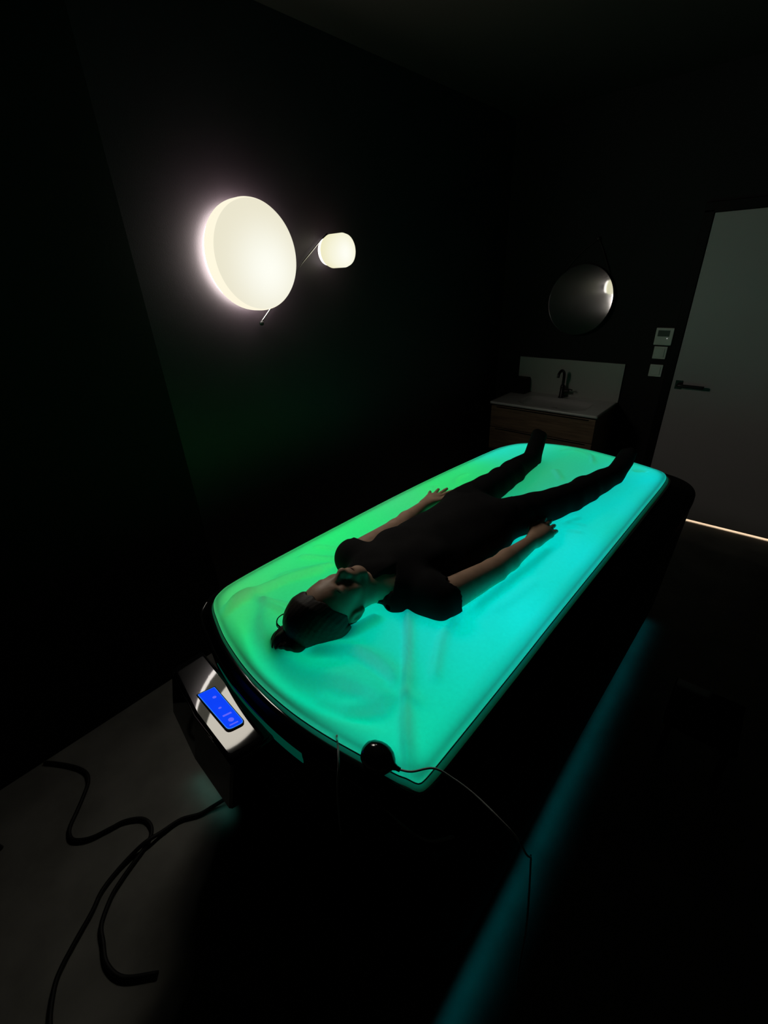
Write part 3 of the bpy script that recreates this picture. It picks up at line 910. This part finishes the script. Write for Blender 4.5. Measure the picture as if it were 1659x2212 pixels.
plate_pts = [A_, (B_[0] - .006, B_[1] + .001), (B_[0], B_[1] - .006), (C_[0] + .005, (B_[1] + C_[1]) / 2), (C_[0], C_[1] + .005), (C_[0] - .007, C_[1]), ((C_[0] + D_[0]) / 2, (C_[1] + D_[1]) / 2 - .012), D_]
plate_pts = plate_pts[::-1]
podb = prism('control_pod', [(u * 1.03 - .004 + .012, v * 1.0 - .004 if v < .02 else v + .01) for u, v in plate_pts], -.16, -.003, M['shell'], bed, .004)
bm = bmesh.new()
DC = to_uv((-0.8523, 0.33, 0.7383))
bnd = []
for k in range(len(plate_pts)):
    a2, b2 = Vector(plate_pts[k]), Vector(plate_pts[(k + 1) % len(plate_pts)])
    m2 = max(1, int((b2 - a2).length / .01))
    bnd += [a2 + (b2 - a2) * (q / m2) for q in range(m2)]
cc2 = sum(bnd, Vector((0, 0))) / len(bnd)
rows = []
for k in range(11):
    rows.append([bm.verts.new((*(cc2 + (q - cc2) * max(k / 10, .001)), 0)) for q in bnd])
for k in range(10):
    for i in range(len(bnd)):
        j = (i + 1) % len(bnd)
        bm.faces.new((rows[k][i], rows[k][j], rows[k + 1][j], rows[k + 1][i]))
for v in bm.verts:      # very slightly dished glass
    u, w = v.co.x, v.co.y
    v.co = pod(u, w, ((u - DC[0])**2 + (w - DC[1])**2) / (2 * DISH) + .0002)
plate = bm_obj('control_plate', bm, M['plate'], podb, True)
md = plate.modifiers.new('thick', 'SOLIDIFY'); md.thickness = .003; md.offset = -1; md.use_rim = True
if plate.data.polygons[0].normal.z < 0: plate.data.flip_normals()
plate['label'] = 'glossy black control plate mirroring the wall lamp'
s0, s1, s2, s3 = to_uv((-0.9995, 0.2944, 0.7566)), to_uv((-0.9966, 0.3396, 0.746)), to_uv((-0.8369, 0.3309, 0.7383)), to_uv((-0.8417, 0.2896, 0.748))
def rnd(poly, r):
    out = []
    n = len(poly)
    for i in range(n):
        p, a, b = Vector(poly[i]), Vector(poly[i - 1]), Vector(poly[(i + 1) % n])
        da, db = (a - p).normalized(), (b - p).normalized()
        for k in range(5):
            t = k / 4
            q = (p + da * r[i]) * (1 - t)**2 + p * 2 * t * (1 - t) + (p + db * r[i]) * t**2
            out.append((q.x, q.y))
    return out
scr = rnd([s0, s1, s2, s3], [.002, .002, .012, .012])
ctr = ((s0[0] + s2[0]) / 2, (s0[1] + s2[1]) / 2)
prism('screen_bezel', [(ctr[0] + (u - ctr[0]) * 1.06, ctr[1] + (v - ctr[1]) * 1.18) for u, v in scr], .0, .0042, M['frame'], podb)
prism('screen_border', [(ctr[0] + (u - ctr[0]) * 1.02, ctr[1] + (v - ctr[1]) * 1.07) for u, v in scr], .001, .0050, emit('screen_edge_lit', (.03, .22, .95), 1.0), podb)
scro = prism('screen', scr, .001, .0055, M['screen'], podb)
scro['label'] = 'blue backlit display'
def scr_pt(a, b): # a along, b across
    p = [s0[i] * (1 - a) * (1 - b) + s3[i] * a * (1 - b) + s1[i] * (1 - a) * b + s2[i] * a * b for i in (0, 1)]
    return p
def scr_blob(a, b, ra, rb, n=14):
    return [scr_pt(a + ra * math.cos(2 * math.pi * k / n), b + rb * math.sin(2 * math.pi * k / n)) for k in range(n)][::-1]
for (a, b, ra, rb) in ((.84, .50, .045, .17), (.22, .62, .028, .12), (.50, .45, .02, .10)):
    prism('screen_symbol', scr_blob(a, b, ra, rb), .0053, .0058, M['screen_ink'], scro)
for (a, b0, b1, t) in ((.70, .25, .80, .018), (.94, .2, .75, .012)):
    prism('screen_symbol', [scr_pt(a - t, b0), scr_pt(a + t, b0), scr_pt(a + t, b1), scr_pt(a - t, b1)], .0053, .0058, M['screen_ink'], scro)

# emissive band between rim and pod, painting the sheet's glow reflected in the shell
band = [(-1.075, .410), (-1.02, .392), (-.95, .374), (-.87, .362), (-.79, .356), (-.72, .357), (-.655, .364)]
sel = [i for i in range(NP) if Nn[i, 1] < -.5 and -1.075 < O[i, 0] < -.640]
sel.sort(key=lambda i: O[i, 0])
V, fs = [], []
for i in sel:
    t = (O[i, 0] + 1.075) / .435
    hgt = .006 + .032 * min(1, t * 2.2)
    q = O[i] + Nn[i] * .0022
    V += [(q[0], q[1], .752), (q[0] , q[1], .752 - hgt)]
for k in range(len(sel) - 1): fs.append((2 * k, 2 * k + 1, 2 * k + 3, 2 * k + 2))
painted_glow = link('painted_glow_band', mesh_of('painted_glow_band', V, fs), M['painted_glow'], bed)
painted_glow['label'] = 'dim green band along the head end, painted reflection of the glowing sheet'
md = painted_glow.modifiers.new('thick', 'SOLIDIFY'); md.thickness = .002; md.offset = -1

# ------------------------------------------------------------------ floor lights under the shell
def strip(name, loc, rot, sx, sy, e, col, spread):
    l = bpy.data.lights.new(name, 'AREA'); l.shape = 'RECTANGLE'; l.size = sx; l.size_y = sy
    l.energy = e; l.color = col; l.spread = math.radians(spread)
    o = bpy.data.objects.new(name, l); C.objects.link(o)
    o.location = loc; o.rotation_euler = rot
    o.parent = bed; o.matrix_parent_inverse = parent_inverse(bed)
    return o
strip('underbed_light', (-.222, 1.22, .070), (0, math.radians(-28), 0), .015, 2.36, FLOOR_LED, (0.0, .80, 1.0), 75)

strip('underbed_light', (-1.24, .325, .075), (math.radians(-25), 0, 0), .24, .015, .0035, (0.25, 1.0, .85), 80)

# ------------------------------------------------------------------ wall lamp
lamp = thing('wall_lamp', (WX, 1.5, 1.75), 'lit wall lamp, large opal disc and small drum joined by a thin rod', 'lamp')
R, LY, LZ = .2130, 1.3270, 1.882
lamp_side = lathe('shade_side', [(R * .90, .0), (R * .965, .003), (R * .995, .012), (R, .024), (R, .058), (R * .992, .068), (R * .970, .076)], (-1.918, LY, LZ), (1, 0, 0), M['shade_edge'], lamp, n=96, closed=False)
lamp_side['label'] = 'rounded lit side of the large disc'
big = lathe('large_shade', [(R * .970, .076), (R * .94, .080), (R * .90, .0815), (R * .5, .0835), (0.0, .084)], (-1.918, LY, LZ), (1, 0, 0), M['shade_big'], lamp, n=96, closed=False)
big['label'] = 'large round opal glass face'
r2 = .0745
sm = lathe('small_shade', [(r2 * .75, 0.0), (r2 * .93, .004), (r2, .018), (r2 * 1.0, .095), (r2 * .93, .112), (r2 * .75, .119), (0, .121)], (-1.905, 1.812, 1.904), (1, 0, 0), M['shade_small'], lamp, n=64)
sm['label'] = 'small opal glass drum'
tube('rod', [(-1.937, 1.833, 1.985), (-1.937, 1.66, 1.865), (-1.937, 1.372, 1.627), (-1.937, 1.362, 1.616)], .0035, M['chrome'], lamp, sub=2)
bm = bmesh.new(); bmesh.ops.create_uvsphere(bm, u_segments=20, v_segments=12, radius=.011, matrix=Matrix.Translation((-1.939, 1.360, 1.610)))
bm_obj('rod_end', bm, M['black_metal'], lamp, True)
lathe('backplate', [(.075, 0), (.075, .010), (.07, .012), (.03, .012), (.03, .037)], (WX, LY, LZ), (1, 0, 0), M['frame'], lamp, n=48)
lathe('backplate', [(.03, 0), (.03, .010), (.02, .012), (.02, .052)], (WX, 1.812, 1.904), (1, 0, 0), M['frame'], lamp, n=32)
def lamp_light(name, x, y, z, size, e, rot=(0, math.radians(-90), 0)):
    l = bpy.data.lights.new(name, 'AREA'); l.shape = 'DISK'; l.size = size; l.energy = e; l.color = (1.0, .93, .80)
    o = bpy.data.objects.new(name, l); C.objects.link(o)
    o.location = (x, y, z); o.rotation_euler = rot
    o.parent = lamp; o.matrix_parent_inverse = parent_inverse(lamp)
    return o
lamp_light('lamp_light', -1.830, LY, LZ, R * 2 * .96, LAMP_POWER)
lamp_light('lamp_light', -1.781, 1.812, 1.904, r2 * 1.7, SMALL_POWER)
bg = lathe('halo_ring', [(R * .90, .0), (R * .92, .004), (R * .92, .024), (R * .90, .028)], (-1.946, LY, LZ), (1, 0, 0), emit('halo_ring_glow', (1.0, .93, .86), HALO_POWER), lamp, n=96)  # hidden glowing ring added to spread a halo over the wall
bg['label'] = 'glowing ring added behind the large disc to light the wall'
lathe('halo_ring', [(r2 * .80, .0), (r2 * .82, .004), (r2 * .82, .018), (r2 * .80, .022)], (-1.930, 1.812, 1.904), (1, 0, 0), emit('halo_ring_small_glow', (1.0, .93, .86), HALO_POWER * .1), lamp, n=64)  # weaker hidden ring added for the halo round the drum

# ------------------------------------------------------------------ round mirror
mt = math.radians(4.7)
mir = thing('round_mirror', (-1.307, WY - .03, 1.56), 'round wall mirror with a thin metal rim hung from a dark strap above the washbasin', 'mirror')
mo = Vector((-1.307, WY - .030, 1.560)); ma = Vector((-.047, -math.cos(mt), math.sin(mt))).normalized()
lathe('mirror_frame', [(.225, -.012), (.240, -.012), (.242, -.006), (.242, .006), (.2405, .008), (.2385, .006), (.2385, .001), (.10, .001)], mo, ma, M['mirror_rim'], mir, n=96)
mg = lathe('mirror_glass', [(.2380, .0012), (.2380, .003)], mo, ma, M['mirror'], mir, n=96)
for p_ in mg.data.polygons: p_.use_smooth = False
tube('mirror_strap', [(-1.13, WY - .02, 1.735), (-1.19, WY - .012, 1.86), (-1.243, WY - .008, 1.955)], .004, M['strap'], mir, sub=3)
tube('mirror_strap', [(-1.47, WY - .02, 1.74), (-1.36, WY - .012, 1.87), (-1.243, WY - .008, 1.955)], .004, M['strap'], mir, sub=3)
lathe('mirror_peg', [(.010, 0), (.010, .03), (.007, .033)], (-1.243, WY, 1.955), (0, -1, 0), M['strap'], mir, n=20)

# ------------------------------------------------------------------ washbasin corner
CZ = .838
cab = thing('vanity_cabinet', (-1.33, WY - .23, .40), 'wall-hung brown wood vanity cabinet under the white washbasin', 'cabinet')
for xs in (-1.750, -.931): box('side_panel', xs, xs + .016, WY - .445, WY - .002, .43, CZ - .019, M['wood'], cab, bevel=.002)
box('carcass', -1.733, -.932, WY - .444, WY - .002, .43, CZ - .070, M['wood'], cab, bevel=.002)
for z0, z1 in ((.436, .622), (.628, CZ - .032)):
    dr = box('drawer', -1.748, -.917, WY - .463, WY - .447, z0, z1, M['wood'], cab, bevel=.002)
    box('drawer_lip', -1.70, -.965, WY - .467, WY - .4635, z1 - .012, z1 - .004, M['frame'], dr, bevel=.001)
bas = thing('washbasin', (-1.33, WY - .23, CZ - .02), 'white slab washbasin with an oval bowl on the wooden vanity', 'washbasin')
bm = bmesh.new()
nx_, ny_ = 64, 40
x0, x1, y0, y1 = -1.756, -.908, WY - .475, WY - .001
grid = {}
for i in range(nx_ + 1):
    for j in range(ny_ + 1):
        x = x0 + (x1 - x0) * i / nx_; y = y0 + (y1 - y0) * j / ny_
        q = ((x + 1.30) / .26)**4 + ((y - (WY - .26)) / .150)**4
        z = CZ - .045 * max(0, 1 - q)**.5 if q < 1 else CZ
        grid[i, j] = bm.verts.new((x, y, z))
for i in range(nx_):
    for j in range(ny_):
        bm.faces.new((grid[i, j], grid[i + 1, j], grid[i + 1, j + 1], grid[i, j + 1]))
me = bpy.data.meshes.new('basin_top'); bm.to_mesh(me); bm.free()
bt = link('basin_top', me, M['ceramic'], bas, True)
md = bt.modifiers.new('thick', 'SOLIDIFY'); md.thickness = .018; md.offset = -1
lathe('drain', [(.022, 0), (.022, .004), (.016, .006), (0, .006)], (-1.30, WY - .26, CZ - .046), (0, 0, 1), M['chrome'], bas, n=24)
spl = box('splashback', -1.742, -.905, WY - .014, WY - .0005, CZ - .0, 1.125, M['splash'], None, bevel=.001)
tag(spl, 'plain pale splashback panel on the wall behind the basin', 'splashback')
tap = thing('tap', (-1.325, WY - .075, CZ), 'tall matt black basin tap with a curved spout', 'tap')
TX, TY = -1.325, WY - .075
lathe('tap_body', [(.025, 0), (.025, .006), (.020, .010), (.018, .09), (.016, .10), (.012, .104)], (TX, TY, CZ), (0, 0, 1), M['black_metal'], tap, n=28)
tube('spout', [(TX, TY, CZ + .095), (TX, TY, CZ + .17), (TX - .002, TY - .012, CZ + .205), (TX - .006, TY - .05, CZ + .222), (TX - .010, TY - .088, CZ + .205), (TX - .011, TY - .100, CZ + .175)], .011, M['black_metal'], tap)
tube('lever', [(TX + .012, TY, CZ + .055), (TX + .045, TY, CZ + .058), (TX + .055, TY, CZ + .060)], .013, M['black_metal'], tap, sub=4)
tube('lever_pin', [(TX + .048, TY, CZ + .060), (TX + .060, TY - .01, CZ + .075), (TX + .085, TY - .012, CZ + .072)], .005, M['black_metal'], tap, sub=4)
dis = thing('dispenser_box', (-1.69, WY - .075, CZ), 'black box standing on the left end of the washbasin', 'box')
box('box_body', -1.752, -1.625, WY - .125, WY - .02, CZ + .001, CZ + .115, M['frame'], dis, bevel=.006)
box('box_lid', -1.749, -1.628, WY - .122, WY - .023, CZ + .115, CZ + .128, M['frame'], dis, bevel=.004)

# ------------------------------------------------------------------ switches
th = thing('thermostat', (-.695, WY, 1.33), 'square white thermostat with a small screen, topmost of the wall controls by the door', 'thermostat')
box('casing', -.750, -.639, WY - .024, WY - .0005, 1.272, 1.386, M['white_plastic'], th, bevel=.005, seg=3)
box('display', -.735, -.662, WY - .0255, WY - .0235, 1.330, 1.370, M['lens'], th, bevel=.001)
bm = bmesh.new(); bmesh.ops.create_icosphere(bm, subdivisions=2, radius=.0028, matrix=Matrix.Translation((-.672, WY - .025, 1.318)))
ind = bm_obj('indicator', bm, emit('indicator_lamp', (.6, .62, .6), .8), th, True); ind['label'] = 'tiny lit indicator'
for (z0, z1, lb) in ((1.178, 1.262, 'square white light switch directly under the thermostat'), (1.055, 1.139, 'square white light switch, lowest of the wall controls by the door')):
    s_ = thing('light_switch', (-.699, WY, (z0 + z1) / 2), lb, 'switch', group='wall controls beside the door')
    box('switch_plate', -.741, -.657, WY - .010, WY - .0005, z0, z1, M['white_plastic'], s_, bevel=.003, seg=3)
    box('rocker', -.728, -.670, WY - .014, WY - .0095, z0 + .013, z1 - .013, M['white_plastic'], s_, bevel=.002)

# ------------------------------------------------------------------ cables, bulb and tubes
c1 = tube('power_cable', [(x, y, .0075) for x, y in [(-1.93, -.09), (-1.887, -.06), (-1.806, -.014), (-1.74, .008), (-1.689, 0), (-1.642, -.033), (-1.595, -.073), (-1.551, -.111), (-1.509, -.12), (-1.477, -.103), (-1.448, -.066), (-1.428, -.009), (-1.412, .035), (-1.372, .078), (-1.332, .09), (-1.294, .081), (-1.267, .050), (-1.248, .001), (-1.228, -.049), (-1.205, -.092), (-1.166, -.133), (-1.138, -.150), (-1.101, -.158), (-1.04, -.17), (-.97, -.15), (-.9, -.08)]], .0072, M['cable'], sub=6)
tag(c1, 'black cable winding in an S across the floor left of the bed', 'cable')
c2 = tube('power_cable', [(x, y, z) for x, y, z in [(-1.17, .33, .03), (-1.197, .275, .012), (-1.215, .227, .0075), (-1.252, .172, .0075), (-1.263, .106, .012), (-1.266, .070, .021), (-1.270, .04, .021), (-1.273, .002, .012), (-1.264, -.058, .0075), (-1.244, -.11, .0075), (-1.210, -.151, .0075), (-1.172, -.21, .0075), (-1.138, -.258, .0075), (-1.108, -.286, .0075), (-1.054, -.313, .0075), (-1.004, -.327, .0075), (-.9, -.35, .0075)]], .0072, M['cable'], sub=6)
tag(c2, 'black cable running from under the bed head towards the viewer, crossing the winding one', 'cable')

bulb = thing('hand_bulb', (-.447, .454, .79), 'glossy black egg-shaped hand bulb lying on the near right corner of the bed', 'bulb')
bc = Vector((-.452, .447, .823)); ba = Vector((.72, .12, -.02)).normalized()
lathe('bulb_body', [(.0, -.041), (.012, -.0395), (.022, -.034), (.030, -.022), (.0335, -.006), (.0335, .006), (.031, .017), (.025, .028), (.016, .036), (.008, .041), (.0055, .048), (.005, .056)], bc, ba, M['rubber'], bulb, n=48, closed=False)
tube('bulb_hose', [tuple(bc + ba * .054), (-.372, .468, .826), (-.340, .505, .824), (-.300, .522, .806), (-.25, .530, .790), (-.19, .528, .775), (-.15, .535, .740), (-.135, .570, .64), (-.140, .640, .50), (-.150, .690, .40), (-.130, .655, .33), (-.105, .60, .25), (-.09, .55, .12), (-.06, .50, .02)], .0024, M['tube'], bulb, sub=8)
hz = tube('air_hose', [(-.572, .432, .812), (-.555, .418, .803), (-.540, .404, .800), (-.526, .390, .790), (-.516, .376, .772), (-.512, .366, .735), (-.514, .362, .66), (-.52, .362, .55)], .0026, M['tube'], sub=8)
tag(hz, 'thin clear hose hanging over the head end rim of the bed', 'hose')

# ------------------------------------------------------------------ low black step stool right of the bed
st = thing('step_stool', (.14, 1.66, 0), 'low black step stool on the floor right of the bed', 'stool')
box('seat', .02, .26, 1.54, 1.80, .20, .225, M['shell'], st, bevel=.006, seg=3)
for x in (.035, .225):
    for y in (1.56, 1.76):
        box('leg', x, x + .022, y, y + .022, 0.0, .201, M['frame'], st, bevel=.002)

# dark chair leg at the left edge
ch = thing('chair', (-1.80, -.42, 0), 'black chair partly cut off by the left edge of the photo', 'chair')
box('seat', -1.93, -1.66, -.62, -.33, .42, .46, M['frame'], ch, bevel=.01, seg=3)
for (x, y) in ((-1.68, -.30), (-1.92, -.30), (-1.68, -.64), (-1.92, -.64)):
    tube('leg', [(x + (.02 if x > -1.8 else .0), y + (-.06 if y > -.4 else .06), .425), (x, y, .0)], .013, M['black_metal'], ch, sub=2, radii=[.016, .010])
box('backrest', -1.93, -1.66, -.645, -.615, .55, .80, M['frame'], ch, bevel=.01, seg=3)
for x in (-1.92, -1.69):
    tube('back_post', [(x + .01, -.60, .44), (x + .01, -.63, .60)], .010, M['black_metal'], ch, sub=2)
